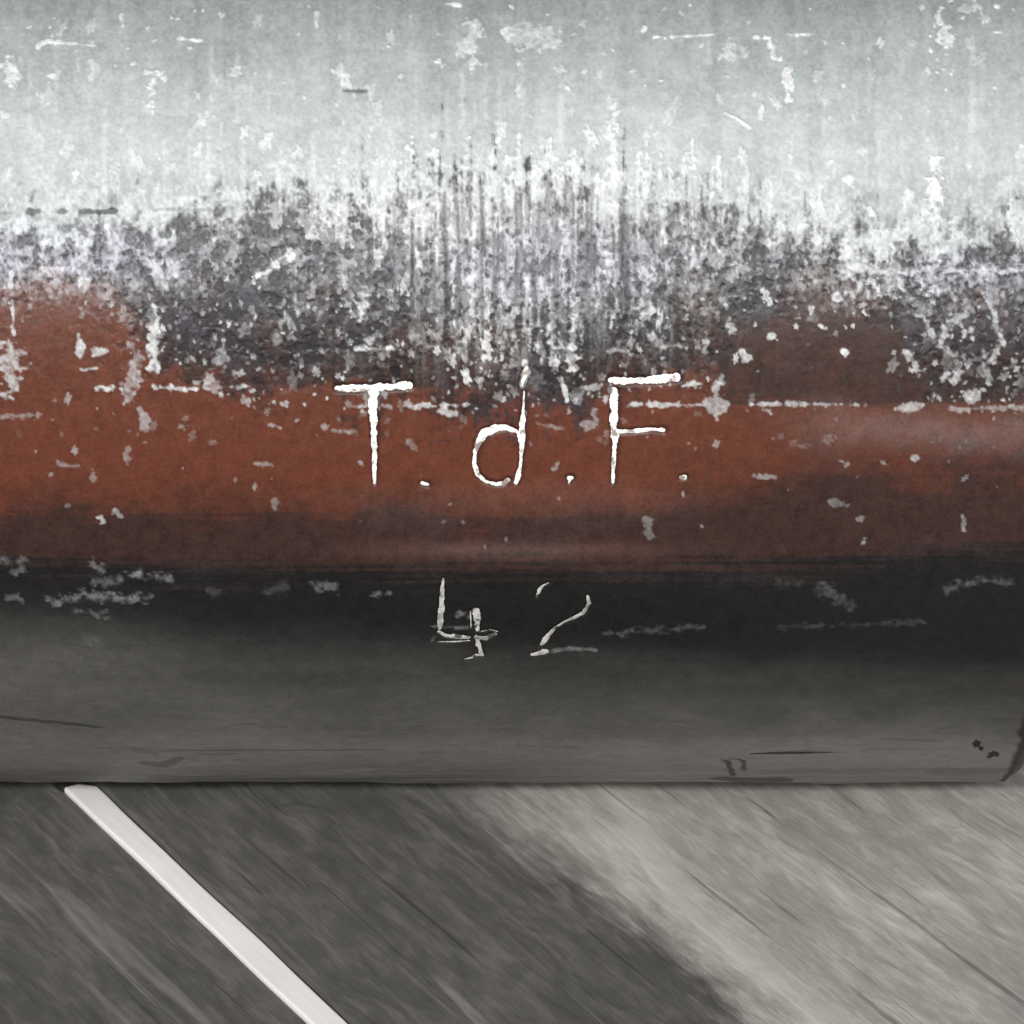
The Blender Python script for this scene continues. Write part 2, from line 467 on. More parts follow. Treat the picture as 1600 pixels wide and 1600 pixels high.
# ---- flakes scattered by density (picture coordinates of the worn zone, sizes on the surface)
def scatter(n, pxr, pyr, size, val, dens=None, asp=(0.8, 1.5), L=None, ang=0.4):
    k = 0
    while k < n:
        px, py = random.uniform(*pxr), random.uniform(*pyr)
        k += 1
        if dens and random.random() > dens(px, py): continue
        u, v = to_uv(px, py)
        s = size[0] * (size[1] / size[0]) ** (random.random() ** 1.6)
        blob(flake if L is None else L, u, v, s, s * random.uniform(*asp), random.uniform(*val), random.uniform(-0.5, 0.5), 0.12, ang)
ybp = lambda px: float(np.interp(px, [0, 240, 430, 590, 800, 1050, 1250, 1460, 1600], [372, 366, 328, 300, 325, 335, 362, 392, 362]))
yrp = lambda px: float(np.interp(px, [0, 190, 330, 560, 820, 1080, 1160, 1300, 1400, 1480, 1600], [470, 495, 604, 626, 630, 604, 590, 500, 560, 628, 634]))
d1 = lambda px, py: max(0.0, 1 - abs(py - ybp(px) - 32) / 95)
d2 = lambda px, py: 0.0 if not ybp(px) - 10 < py < yrp(px) + 18 else (0.18 if (1110 < px < 1420 and py > 490) or (px < 190 and py > 480) else 0.9)
scatter(420, (-60, 1680), (240, 520), (3.0, 8.5), (0.35, 1.0), d1, (0.8, 1.8))
scatter(80, (-60, 1680), (250, 480), (8, 15), (0.5, 0.95), d1, (0.7, 2.2))
scatter(1500, (-60, 1680), (300, 650), (2.2, 6), (0.25, 0.85), d2, (0.7, 1.6))
scatter(260, (-60, 1680), (300, 650), (6, 15), (0.12, 0.45), d2, (0.7, 1.9))
scatter(500, (520, 1110), (280, 600), (2.5, 8), (0.5, 1.0), lambda px, py: math.exp(-((px - 820) / 170) ** 2) * (1 - (py - 280) / 420), (1.2, 4.0))
scatter(520, (-60, 1680), (20, 330), (3, 11), (0.12, 0.55), lambda px, py: 0.3 + 0.7 * (py / 330) ** 2, (0.8, 2.2))
scatter(70, (-60, 1680), (0, 140), (3, 7), (0.4, 0.9), None, (0.5, 1.0))
scatter(130, (-60, 1680), (620, 860), (2, 6), (0.12, 0.5), lambda px, py: 1 - (py - 620) / 300, (0.8, 2.0))
scatter(50, (-60, 1680), (640, 700), (3, 9), (0.08, 0.25), None, (0.6, 1.3))
# vertical drips and streaks of pale residue
for k in range(150):
    px = random.gauss(835, 150); y0 = random.uniform(240, 360); l = random.uniform(40, 210) * math.exp(-((px - 835) / 330) ** 2)
    w = random.uniform(2.5, 10); v_ = random.uniform(0.35, 0.95)
    poly(flake, [(px, y0, w * 0.7), (px + random.uniform(-3, 3), y0 + l * 0.6, w), (px + random.uniform(-4, 4), y0 + l, w * 0.35)], v_, 2.5, 2.2)
for k in range(64):
    px = random.gauss(850, 125); y0 = random.uniform(210, 330); l = random.uniform(120, 300) * math.exp(-((px - 850) / 300) ** 2); w = random.uniform(3, 11)
    x2 = px + random.uniform(-5, 5)
    poly(flake, [(px, y0, w * 0.5), (px + random.uniform(-2, 2), y0 + l * 0.4, w), (x2, y0 + l * 0.75, w * random.uniform(0.5, 1.1)), (x2, y0 + l, w * 0.3)], random.uniform(0.45, 1.0), 2.2, 2.6)
for k in range(70):                                        # dark gaps between them
    px = random.gauss(840, 130); y0 = random.uniform(290, 400); l = random.uniform(50, 200); w = random.uniform(3, 9)
    poly(mark, [(px, y0, w * 0.4), (px, y0 + l * 0.5, w), (px, y0 + l, w * 0.5)], random.uniform(0.3, 0.75), 3, 1.6)
for k in range(90):                                        # faint vertical wipe marks on the pale top
    px = random.uniform(-40, 1650); y0 = random.uniform(60, 300); l = random.uniform(30, 120); w = random.uniform(3, 11)
    poly(haze_l, [(px, y0, w * 0.5), (px, y0 + l * 0.5, w), (px, y0 + l, w * 0.6)], random.uniform(0.15, 0.55), 4, 2)

# ---- single marks that can be pointed at
S = lambda L, pts, val=1.0, soft=2.0, rough=1.2: poly(L, pts, val, soft, rough)
S(flake, [(14, 345, 7), (16, 400, 8), (18, 450, 9)], 1); S(flake, [(20, 470, 4), (22, 525, 5)], .7)
S(flake, [(176, 350, 26), (178, 385, 16), (175, 420, 12)], .8, 4, 3)
S(flake, [(245, 350, 13), (243, 368, 13)], 1, 3, 2); S(flake, [(238, 395, 10), (246, 412, 14)], 1, 3, 3)
S(flake, [(396, 438, 9), (420, 420, 9), (455, 400, 14)], 1, 3, 3)
S(flake, [(470, 335, 22), (490, 365, 26)], .85, 5, 5); S(flake, [(432, 305, 15), (432, 355, 14)], .75, 4, 3)
S(flake, [(640, 320, 17), (637, 345, 22)], 1, 4, 4); S(flake, [(585, 320, 8), (594, 335, 10)], .95, 3, 3); S(flake, [(658, 322, 11), (662, 345, 10)], .7, 4, 3)
S(flake, [(566, 450, 16), (566, 485, 22)], .85, 5, 5)
S(flake, [(680, 235, 11), (684, 290, 9), (682, 330, 6)], .9, 3, 2)
S(flake, [(725, 290, 15), (728, 350, 20), (722, 390, 12)], 1, 4, 4); S(flake, [(728, 440, 14), (726, 475, 9)], .95, 3, 3); S(flake, [(708, 415, 14), (706, 438, 13)], .95, 3, 3)
S(flake, [(775, 300, 12), (778, 370, 13)], .9, 3, 4)
S(flake, [(960, 150, 9), (958, 230, 15), (962, 290, 14), (958, 335, 10)], .85, 5, 3)
S(flake, [(1008, 380, 26), (1012, 440, 18), (1008, 490, 20)], .75, 5, 5)
S(flake, [(896, 452, 12), (896, 520, 11), (895, 578, 14)], 1, 2.5, 3); S(flake, [(862, 380, 10), (862, 430, 8)], .9, 3, 3)
S(flake, [(855, 512, 6), (886, 470, 5)], .7, 2, 1); S(flake, [(948, 390, 12), (952, 425, 10)], .95, 3, 3)
S(flake, [(881, 604, 10), (884, 614, 8), (886, 626, 4)], 1)
S(flake, [(820, 566, 8), (822, 580, 12), (816, 604, 8)], 1)
S(flake, [(60, 72, 10), (75, 64, 7), (110, 67, 6), (150, 71, 3)], .95, 2.5, 1); S(flake, [(10, 100, 20), (18, 118, 28)], .7, 6, 5)
S(flake, [(230, 112, 7), (258, 120, 7)], .7, 3, 3); S(flake, [(240, 120, 8), (233, 165, 10)], .75, 4, 4); S(flake, [(147, 98, 16), (146, 118, 16)], .4, 5, 3); S(flake, [(70, 155, 17), (82, 135, 10)], .45, 5, 3)
S(flake, [(268, 28, 5), (278, 29, 4)], 1); S(flake, [(190, 25, 8), (192, 40, 5)], .6); S(flake, [(275, 60, 5), (315, 62, 5)], .8)
S(flake, [(696, 5, 6), (720, 8, 7)], 1); S(flake, [(740, 40, 22), (738, 75, 20), (742, 105, 8)], .6, 5, 5); S(flake, [(792, 45, 16), (795, 50, 15)], .9, 3, 3); S(flake, [(495, 20, 8), (494, 38, 6)], .7)
S(flake, [(820, 55, 50), (850, 62, 36)], .45, 10, 8); S(flake, [(1007, 45, 11), (1007, 46, 10)], 1); S(flake, [(1022, 57, 5), (1040, 59, 4)], .9)
S(flake, [(1050, 57, 6), (1080, 55, 4), (1115, 54, 4)], .8, 2, .8); S(flake, [(1180, 58, 3), (1200, 60, 5), (1212, 90, 14)], .9, 3, 2); S(flake, [(1228, 54, 5), (1265, 53, 5)], .85, 2, 1); S(flake, [(1265, 53, 2), (1300, 53, 2)], .6)
S(flake, [(1232, 105, 13), (1231, 140, 16), (1231, 158, 6)], 1, 2.5, 3); S(flake, [(1133, 176, 2), (1150, 184, 4), (1171, 199, 7)], 1, 1.6, .6); S(flake, [(1186, 183, 11), (1192, 165, 6)], .7, 3, 2)
S(flake, [(1135, 78, 24), (1145, 86, 22)], .5, 5, 5); S(flake, [(1465, 25, 14), (1480, 60, 30), (1470, 75, 18)], .8, 5, 6); S(flake, [(1500, 15, 16), (1520, 12, 20)], .5, 4, 4); S(flake, [(1556, 8, 8), (1558, 8, 8)], 1); S(flake, [(1533, 20, 8), (1534, 22, 6)], 1)
S(flake, [(1460, 250, 18), (1462, 330, 22), (1470, 400, 26), (1468, 405, 12)], .9, 5, 6); S(flake, [(1275, 310, 14), (1284, 345, 30)], .9, 5, 5); S(flake, [(1360, 325, 16), (1361, 335, 12)], .9, 4, 3); S(flake, [(1420, 300, 18), (1421, 320, 14)], .6, 4, 3); S(flake, [(1325, 280, 16), (1330, 284, 10)], .8, 3, 3)
S(flake, [(1335, 418, 12), (1390, 425, 14), (1470, 421, 8), (1600, 423, 6), (1640, 423, 6)], .85, 2.5, 2)
for k in range(60): u_, v_ = to_uv(random.uniform(1340, 1470), random.gauss(445, 10)); blob(flake, u_, v_, random.uniform(3, 8), random.uniform(3, 9), random.uniform(.5, 1), random.uniform(-1, 1), .3, .4)
for a in [(1306, 462, 13), (1205, 525, 8), (1193, 455, 11), (1200, 468, 8), (1282, 508, 4), (1350, 488, 4), (1318, 548, 6)]: S(flake, [(a[0], a[1], a[2]), (a[0] + 3, a[1] + 4, a[2])], .85, 2.5, 2)
for q in [[(1470, 535, 9), (1485, 505, 8), (1512, 490, 14)], [(1415, 550, 8), (1432, 575, 12), (1440, 580, 8)], [(1480, 540, 9), (1500, 570, 12), (1490, 595, 14)], [(1475, 590, 8), (1515, 565, 6), (1560, 548, 5)], [(1515, 620, 20), (1525, 615, 16)], [(1545, 565, 10), (1560, 545, 8)], [(1430, 480, 6), (1460, 520, 9)], [(1540, 450, 6), (1560, 520, 8), (1570, 540, 5)], [(1500, 500, 6), (1508, 525, 9)]]: S(flake, q, .55, 4, 3)
S(haze_l, [(1500, 450, 60), (1520, 560, 90)], .5, 40, 9)
# left-hand chips on the red
S(flake, [(123, 525, 8), (125, 550, 16)], .75, 3, 2); S(flake, [(148, 552, 10), (150, 548, 18), (168, 548, 5)], .75, 3, 2); S(flake, [(128, 578, 4), (158, 575, 4)], .6)
S(flake, [(240, 485, 16), (238, 530, 18), (240, 570, 18)], .8, 4, 4); S(flake, [(215, 550, 18), (205, 590, 24), (198, 625, 16)], .4, 6, 4); S(flake, [(222, 640, 10), (230, 665, 14)], .45, 5, 3); S(flake, [(15, 560, 40), (20, 590, 30), (18, 610, 14)], .5, 10, 7); S(flake, [(198, 700, 9), (199, 726, 9)], .35, 4, 2)
# long horizontal scratches along the letter tops
for q, vv_ in [([(100, 605, 4), (110, 606, 4)], .7), ([(152, 607, 8), (190, 608, 7)], .95), ([(240, 606, 8), (305, 608, 6)], .95), ([(310, 607, 3), (390, 605, 4)], .7), ([(556, 546, 5), (625, 546, 6)], .95), ([(480, 548, 3), (540, 549, 5)], .6),
               ([(555, 635, 4), (605, 636, 7)], .5), ([(640, 636, 8), (730, 632, 4)], .7), ([(690, 640, 16), (712, 648, 10)], .8), ([(910, 605, 6), (940, 604, 5)], .75), ([(1065, 603, 4), (1090, 599, 7)], 1), ([(985, 633, 5), (1000, 632, 7), (1100, 633, 4)], .7), ([(1110, 630, 26), (1125, 634, 30)], .55), ([(1118, 600, 16), (1118, 660, 4)], .6),
               ([(1128, 592, 11), (1126, 596, 8)], .8), ([(1175, 632, 4), (1240, 631, 7), (1350, 633, 5)], .55), ([(1400, 638, 12), (1440, 636, 14)], .55), ([(1470, 640, 4), (1600, 637, 7)], .35), ([(1198, 640, 10), (1200, 642, 9)], .7), ([(1140, 500, 10), (1143, 515, 12)], .75), ([(1105, 520, 8), (1100, 550, 12)], .6), ([(1160, 550, 8), (1168, 560, 14)], .75), ([(1010, 543, 4), (1060, 540, 7)], .5), ([(950, 548, 4), (980, 547, 4)], .5),
               ([(500, 665, 4), (510, 668, 6)], .5), ([(420, 666, 6), (440, 668, 5)], .55), ([(520, 674, 5), (556, 674, 5)], .4), ([(400, 725, 6), (424, 726, 5)], .4), ([(0, 650, 4), (60, 649, 3)], .3), ([(280, 666, 3), (300, 665, 4)], .35), ([(92, 722, 4), (95, 727, 9), (123, 728, 6)], .4), ([(143, 735, 4), (146, 750, 5)], .35), ([(428, 780, 9), (432, 795, 10)], .35),
               ([(158, 808, 10), (162, 815, 9)], 1.0), ([(181, 800, 9), (188, 806, 10)], .6), ([(564, 722, 6), (567, 728, 5)], .6), ([(640, 690, 12), (646, 700, 8)], .3), ([(1178, 745, 5), (1210, 745, 5)], .45), ([(1428, 714, 12), (1430, 720, 6)], .7), ([(1310, 718, 8), (1322, 726, 8)], .5), ([(1380, 724, 6), (1386, 726, 6)], .5), ([(1350, 842, 5), (1350, 849, 8)], .7), ([(1505, 808, 6), (1506, 830, 6)], .5), ([(1300, 785, 20), (1325, 790, 10)], .3), ([(1340, 810, 8), (1345, 812, 8)], .3), ([(1010, 812, 12), (1016, 838, 14)], .3), ([(915, 664, 18), (930, 660, 16)], .4), ([(928, 640, 5), (930, 664, 7)], .4), ([(840, 662, 4), (880, 670, 5)], .35)]:
    S(flake, q, vv_ * 0.85, 3.0, 2.0)
# pale smears on the black
for q, vv_ in [([(145, 880, 8), (160, 890, 10)], .35), ([(205, 895, 8), (262, 903, 8)], .4), ([(208, 896, 7), (214, 898, 6)], .7), ([(85, 940, 18), (130, 930, 12), (190, 935, 18), (235, 935, 6)], .45), ([(120, 955, 6), (165, 962, 10)], .3), ([(150, 910, 10), (190, 905, 10)], .28), ([(10, 875, 8), (35, 878, 8)], .35), ([(15, 932, 10), (28, 934, 8)], .4), ([(20, 895, 5), (36, 888, 6)], .3),
               ([(500, 915, 16), (520, 918, 20)], .3), ([(420, 925, 20), (450, 915, 16)], .10), ([(592, 930, 8), (606, 930, 6)], .35), ([(330, 925, 14), (345, 928, 14)], .10), ([(950, 990, 6), (1090, 980, 10), (1100, 980, 6)], .17), ([(1220, 980, 5), (1440, 972, 5)], .10), ([(1290, 920, 26), (1330, 950, 14)], .17), ([(1220, 910, 16), (1250, 912, 12)], .08), ([(1480, 920, 20), (1530, 908, 9), (1575, 907, 8)], .20), ([(140, 1000, 22), (150, 1005, 20)], .10)]:
    S(flake, q, vv_ * 0.62, 11, 4.0)
# dark pits, gashes and dents
for q, vv_, sf in [([(42, 331, 8), (60, 330, 8)], .75, 3), ([(92, 331, 7), (104, 330, 7)], .7, 3), ([(126, 331, 6), (180, 330, 7)], .8, 2.5), ([(0, 332, 4), (16, 333, 5)], .45, 3), ([(538, 141, 6), (572, 142, 6)], .6, 3), ([(240, 327, 3), (350, 328, 4)], .35, 3), ([(1478, 430, 5), (1500, 428, 5)], .6, 3),
               ([(445, 566, 22), (500, 562, 16)], .7, 5), ([(616, 580, 18), (620, 586, 14)], 1.0, 2), ([(628, 560, 8), (640, 575, 8), (645, 605, 6)], .7, 3), ([(540, 588, 10), (590, 578, 8), (615, 580, 6)], .35, 5), ([(900, 590, 16), (902, 610, 14)], .7, 5), ([(930, 500, 34), (930, 600, 30)], .45, 10), ([(912, 380, 18), (915, 480, 20)], .5, 8), ([(976, 340, 14), (978, 480, 18)], .6, 6),
               ([(1130, 560, 22), (1130, 590, 18)], .5, 6), ([(1185, 575, 20), (1180, 610, 16)], .35, 6), ([(755, 360, 6), (757, 400, 7)], .8, 3),
               ([(0, 1121, 5), (70, 1128, 6), (125, 1133, 6), (160, 1138, 3)], .55, 5), ([(215, 1172, 10), (240, 1178, 6)], .25, 6), ([(225, 1192, 6), (255, 1196, 8), (280, 1186, 6)], .45, 6), ([(250, 1174, 4), (420, 1173, 3), (600, 1172, 3)], .3, 3), ([(1175, 1178, 2), (1240, 1177, 5), (1298, 1176, 2)], .95, 2), ([(1126, 1187, 1.6), (1137, 1190, 2.6), (1142, 1202, 2.2), (1146, 1212, 1.6)], .8, 2.5), ([(1140, 1186.5, 1.3), (1154, 1186.5, 1.6), (1162, 1190, 2.4), (1162, 1204, 2.0)], .75, 2.5), ([(1380, 1155, 3), (1470, 1158, 4)], .3, 4),
               ([(1130, 1216, 6), (1210, 1219, 5)], .7, 4), ([(1200, 1205, 6), (1420, 1203, 5)], .18, 5), ([(1480, 1207, 14), (1600, 1205, 10)], .25, 6)]:
    poly(mark, q, vv_, sf, 0.9)
for px, py, rx, ry in [(1526, 1163, 8, 7), (1533, 1170, 5, 4), (1553, 1179, 11, 5), (1547, 1182, 6, 4)]:
    u_, v_ = to_uv(px, py); blob(mark, u_, v_, rx, ry * stretch(py), 1.0, 0.0, 0.15, 0.22)
for k in range(40):
    px, py = random.uniform(0, 1580), random.uniform(1010, 1200); l = random.uniform(20, 120)
    poly(mark, [(px, py, 2), (px + l / 2, py + random.uniform(-2, 2), random.uniform(2, 6)), (px + l, py + random.uniform(-3, 3), 2)], random.uniform(.06, .22), 4, 1)

# ---- lettering: strokes (photograph px, width) cut as grooves, then filled by bright bare metal
LETTERS = [
    ("letter", "w", [[(527, 607, 12), (560, 607, 14), (600, 605, 12), (640, 602, 14)], [(584, 612, 20), (582, 628, 15), (583, 652, 14), (585, 690, 10), (585, 725, 8), (585, 755, 5)]]),
    ("full_stop", "w", [[(660, 755, 9), (667, 757, 10)]]),
    ("letter", "w", [[(817, 684, 8), (806, 674, 8), (792, 668, 9), (775, 669, 12), (758, 676, 16), (748, 690, 14), (743, 706, 9), (741, 725, 7), (747, 742, 7), (758, 752, 8), (775, 757, 9), (789, 755, 9), (794, 750, 9)],
                      [(823, 574, 5), (820, 586, 11), (816, 602, 5)], [(819, 612, 3), (818, 634, 4), (817, 655, 11), (816, 668, 8), (815, 682, 12), (815, 705, 7), (813, 730, 6), (809, 745, 9), (806, 755, 6)]]),
    ("full_stop", "w", [[(889, 747, 9), (893, 747, 9)], [(891, 748, 8), (889, 754, 5)]]),
    ("letter", "w", [[(954, 594, 12), (980, 595, 13), (1020, 594, 12), (1058, 590, 15)], [(959, 610, 14), (960, 640, 14), (959, 664, 13)], [(958, 668, 10), (961, 682, 13), (960, 705, 8), (958, 735, 7), (957, 754, 6)], [(962, 675, 9), (990, 674, 8), (1015, 671, 7), (1030, 672, 9), (1035, 672, 13)]]),
    ("full_stop", "w", [[(1064, 746, 9), (1070, 745, 9)]]),
    ("digit", "g", [[(684, 1003, 2), (712, 1003, 3), (734, 1001, 2)], [(752, 987, 2), (766, 984, 3), (777, 987, 3)], [(735, 955, 3), (736, 982, 3)], [(693, 904, 3), (692, 915, 6), (690, 945, 9), (688, 965, 9), (687, 982, 8)], [(685, 987, 5), (697, 994, 8), (715, 995, 10), (732, 996, 8)], [(742, 996, 5), (760, 997, 9), (774, 990, 6)], [(744, 953, 10), (746, 984, 9)], [(744, 994, 6), (748, 1008, 9), (753, 1024, 6)], [(728, 1030, 5), (738, 1028, 6), (746, 1024, 8)]]),
    ("digit", "g", [[(857, 911, 2), (849, 915, 4), (844, 920, 7), (839, 932, 5)], [(918, 931, 3), (920, 943, 7), (912, 957, 7), (898, 965, 6), (880, 973, 4), (866, 982, 6), (853, 997, 9), (846, 1007, 6)], [(831, 1023, 6), (842, 1021, 8), (853, 1018, 11)]]),
]
FAINT = [[(856, 1018, 10), (890, 1014, 10), (915, 1015, 10), (928, 1015, 9)], [(734, 966, 8), (725, 958, 4)], [(720, 958, 8), (714, 963, 6)], [(680, 979, 6), (730, 980, 6)], [(676, 995, 6), (677, 1000, 5)]]
for q in FAINT: poly(flake, q, .22, 4, 1.5)
UU = np.arange(U0, U1)[None, :]
mark = np.maximum(mark, sst(u_end - 20, u_end - 9, UU + NM * 2.0) * 0.92).astype(np.float32)
for name, kind, strokes in LETTERS:
    for q in strokes: poly(groove, [(a, b, w + 3) for a, b, w in q], 1.0, 4.0, 0.0)
    for q in strokes: poly(mark, [(a + 2, b, w + 7) for a, b, w in q], 0.45, 5.0, 1.0)

flake = np.clip(flake * (0.98 + 0.16 * FB + 0.10 * NF), 0, 1)
flake *= (1 - 0.50 * np.exp(-((PY - yb + 22) / 52) ** 2)) * (1 - 0.32 * sst(625, 680, PY))
film *= 1 - 0.35 * np.exp(-((PY - yb + 10) / 40) ** 2)
light = np.clip(np.maximum(flake, film) + 0.0, 0, 1)
topvar = np.clip(0.50 + 0.045 * NM + 0.035 * NL + 0.07 * FB + 0.055 * VS2 + 0.02 * VS1 + 0.6 * haze_l + 0.20 * sst(60, 200, PY) * sst(330, 230, PY) - 0.12 - 0.20 * sst(60, 0, PY - 8 * NL), 0, 1)  # lighter band below the darker top: highlight gradient mixed into the tone

# ------------------------------------------------------------------ the tube mesh
step = 1.75
u_d = np.arange(-180, u_end - 4, step)
left = np.linspace(-4200, -180 - 60, 24)
u_cols = np.concatenate([left, u_d, u_end + np.array([-3.0, 0.0])])
v_d = np.arange(-930, 1130, step)
rest = np.linspace(1130, -930 + 2 * math.pi * K, 34)[:-1]
v_rows = np.concatenate([v_d, rest])
nu, nv = len(u_cols), len(v_rows)
def samp(L):
    ui = np.clip(u_cols - U0, 0, W - 1.001); vi = np.clip(v_rows - V0, 0, H - 1.001)
    # mirrored continuation on the far side and on the part that runs on to the left
    ui = np.where(u_cols < U0 + 1, np.clip((-u_cols) % (W - 300), 0, W - 2), ui)
    iu, iv = ui.astype(int), vi.astype(int)
    fu, fv = (ui - iu).astype(np.float32)[None, :], (vi - iv).astype(np.float32)[:, None]
    a = L[np.ix_(iv, iu)]; b = L[np.ix_(iv, iu + 1)]; c_ = L[np.ix_(iv + 1, iu)]; d = L[np.ix_(iv + 1, iu + 1)]
    return (a * (1 - fu) + b * fu) * (1 - fv) + (c_ * (1 - fu) + d * fu) * fv
s_pale, s_light, s_red, s_maroon, s_black, s_grey, s_mark, s_groove, s_top, s_brown = map(samp, (pale, light, red, maroon, black, grey_bounce, mark, groove, topvar, brown))
relief = (1.1 * samp(flake) + 0.25 * s_pale) * 6e-5 - 1.6e-4 * s_groove - 8e-5 * s_mark * (1 - s_groove) + 1.0e-5 * samp(NL) + 6e-6 * samp(NM)
far = np.ones(nv, np.float32); far[len(v_d):] = 0
relief += 7e-5 * samp(NB) * sst(780, 1000, v_rows)[:, None] + 4e-5 * samp(NL) * sst(780, 1000, v_rows)[:, None]
relief = relief * far[:, None]
ang = (v_rows / K)[:, None]
rr = R + relief
rr[:, -1] -= 0.0004; rr[:, -2] -= 0.00006
Xg = np.repeat(((u_cols - 800) / K * R)[None, :], nv, 0)
co = np.stack([Xg, -rr * np.cos(ang), -rr * np.sin(ang)], -1).reshape(-1, 3).astype(np.float32)
# inner bore and the two end faces close the body
Ri = R * 0.90
xl, xr = (u_cols[0] - 800) / K * R, (u_cols[-1] - 800) / K * R
a1 = v_rows / K
ring_l = np.stack([np.full(nv, xl), -Ri * np.cos(a1), -Ri * np.sin(a1)], -1)
ring_r = np.stack([np.full(nv, xr), -Ri * np.cos(a1), -Ri * np.sin(a1)], -1)
co = np.concatenate([co, ring_r, ring_l]).astype(np.float32)
I = np.arange(nv)[:, None] * nu + np.arange(nu)[None, :]
In = np.roll(I, -1, 0)
quads = np.stack([I[:, :-1], In[:, :-1], In[:, 1:], I[:, 1:]], -1).reshape(-1, 4)
o1 = nv * nu; o2 = o1 + nv
k1 = np.arange(nv); k2 = np.roll(k1, -1)
extra = [np.stack([I[:, -1], In[:, -1], o1 + k2, o1 + k1], -1), np.stack([o1 + k1, o1 + k2, o2 + k2, o2 + k1], -1), np.stack([o2 + k1, o2 + k2, In[:, 0], I[:, 0]], -1)]
quads = np.concatenate([quads] + extra).astype(np.int32)
me = bpy.data.meshes.new("tube_body")
me.vertices.add(len(co)); me.vertices.foreach_set("co", co.ravel())
me.loops.add(quads.size); me.loops.foreach_set("vertex_index", quads.ravel())
me.polygons.add(len(quads)); me.polygons.foreach_set("loop_start", np.arange(0, quads.size, 4, dtype=np.int32))
me.polygons.foreach_set("use_smooth", np.ones(len(quads), bool))
me.update(calc_edges=True)
def put_attr(name, chans):
    at = me.attributes.new(name, 'FLOAT_COLOR', 'POINT')
    a = np.zeros((len(co), 4), np.float32); a[:, 3] = 1
    for k, c_ in enumerate(chans): a[:nu * nv, k] = c_.ravel()
    at.data.foreach_set("color", a.ravel())
put_attr("metal_reflection_masks", (s_pale, s_red, s_black, s_light))
put_attr("wear_light_masks", (s_maroon, s_grey, s_mark, s_top))
put_attr("tint_groove_masks", (s_brown, s_groove, np.clip(2.3 * samp(np.clip(lav, 0, 1)), 0, 1)))

# ------------------------------------------------------------------ tube material
t = NT("worn_metal_painted_reflections")  # worn metal; reflected bands and bounce light sit in its colour
A, B, C = t.attr("metal_reflection_masks"), t.attr("wear_light_masks"), t.attr("tint_groove_masks")
def sep(o):
    x = t.n.new("ShaderNodeSeparateColor"); t.put(x.inputs[0], o["Color"]); return x.outputs
A3, B3, C3 = sep(A), sep(B), sep(C)
v = t.coord()
fine = t.noise(v, 2600, 3, 0.6)
midn = t.noise(v, 700, 4, 0.6)
brush = t.noise(t.mapping(v, (900, 60, 60)), 1.0, 4, 0.6)
sp = t.math('ADD', t.math('MULTIPLY', fine, 0.5), t.math('MULTIPLY', midn, 0.5))
def tint(c1, c2, f=sp, lo=0.36, hi=0.64): return t.ramp(f, [(lo, c1), (hi, c2)])
under = t.mix(C3[0], tint((0.013, 0.012, 0.016), (0.062, 0.058, 0.076), sp, 0.38, 0.66), tint((0.016, 0.0085, 0.0075), (0.056, 0.029, 0.023), sp, 0.38, 0.66))
redc = t.mix(B3[0], tint((0.083, 0.0235, 0.0125), (0.130, 0.0395, 0.0222)), tint((0.026, 0.0135, 0.0115), (0.050, 0.026, 0.022)))
blackc = t.mix(B3[1], tint((0.006, 0.0058, 0.006), (0.012, 0.0117, 0.0117)), tint((0.140, 0.137, 0.130), (0.195, 0.190, 0.178)))
palec = t.mix(A3["Red"] if False else B["Alpha"], tint((0.183, 0.202, 0.206), (0.212, 0.232, 0.236)), tint((0.385, 0.424, 0.437), (0.438, 0.478, 0.491)))
flakec = t.mix(C3[2], tint((0.42, 0.435, 0.445), (0.68, 0.70, 0.712)), tint((0.36, 0.375, 0.45), (0.64, 0.66, 0.73)))
c = t.mix(A3[1], under, redc)
c = t.mix(A3[2], c, blackc)
c = t.mix(A3[0], c, palec)
c = t.mix(A["Alpha"], c, flakec)
c = t.mix(B3[2], c, (0.010, 0.0095, 0.009))
metal = t.math('MULTIPLY', A3[0], 0.25)
rough = t.math('ADD', t.math('MULTIPLY', fine, 0.16), 0.30)
rough = t.math('ADD', rough, t.math('MULTIPLY', t.math('MAXIMUM', t.math('MAXIMUM', A3[0], A["Alpha"]), A3[2]), 0.16))
nrm = t.bump(t.math('ADD', fine, t.math('MULTIPLY', midn, 1.4)), 0.22, 0.00012)
tube_mat = t.out(Base_Color=c, Metallic=metal, Roughness=rough, Normal=nrm, Specular_IOR_Level=t.math('ADD', t.math('MULTIPLY', A3[0], 0.2), 0.24))
me.materials.append(tube_mat)
body = bpy.data.objects.new("tube_body", me)
col.objects.link(body)

root = bpy.data.objects.new("metal_tube", None)
col.objects.link(root)
root.empty_display_size = 0.05
tag(root, "worn tube with scratched pale top, painted-in red and black reflections, marked T.d.F. 42", "metal tube")
body.parent = root
body.location = (0, 0, R)

# dark ring round the open right end
m = NT("dark_rim_metal"); v = m.coord()
rim_mat = m.out(Base_Color=m.ramp(m.noise(v, 500, 4), [(0.35, (0.008, 0.008, 0.008)), (0.7, (0.030, 0.029, 0.028))]), Metallic=0.3, Roughness=0.45)
prof = [(-0.0003, R - 0.0005), (0.0004, R - 0.0006), (0.0010, R - 0.0010), (0.0014, R - 0.0018), (0.0015, R - 0.0030), (0.0012, Ri - 0.0004), (-0.0002, Ri - 0.0007), (-0.006, Ri - 0.0007)]
n = 160
rv = [(xr + dx, -r_ * math.cos(2 * math.pi * k / n), -r_ * math.sin(2 * math.pi * k / n)) for dx, r_ in prof for k in range(n)]
rf = [(j * n + k, j * n + (k + 1) % n, (j + 1) * n + (k + 1) % n, (j + 1) * n + k) for j in range(len(prof) - 1) for k in range(n)]
ring = link_mesh("end_ring", rv, rf, rim_mat, root, smooth=True)
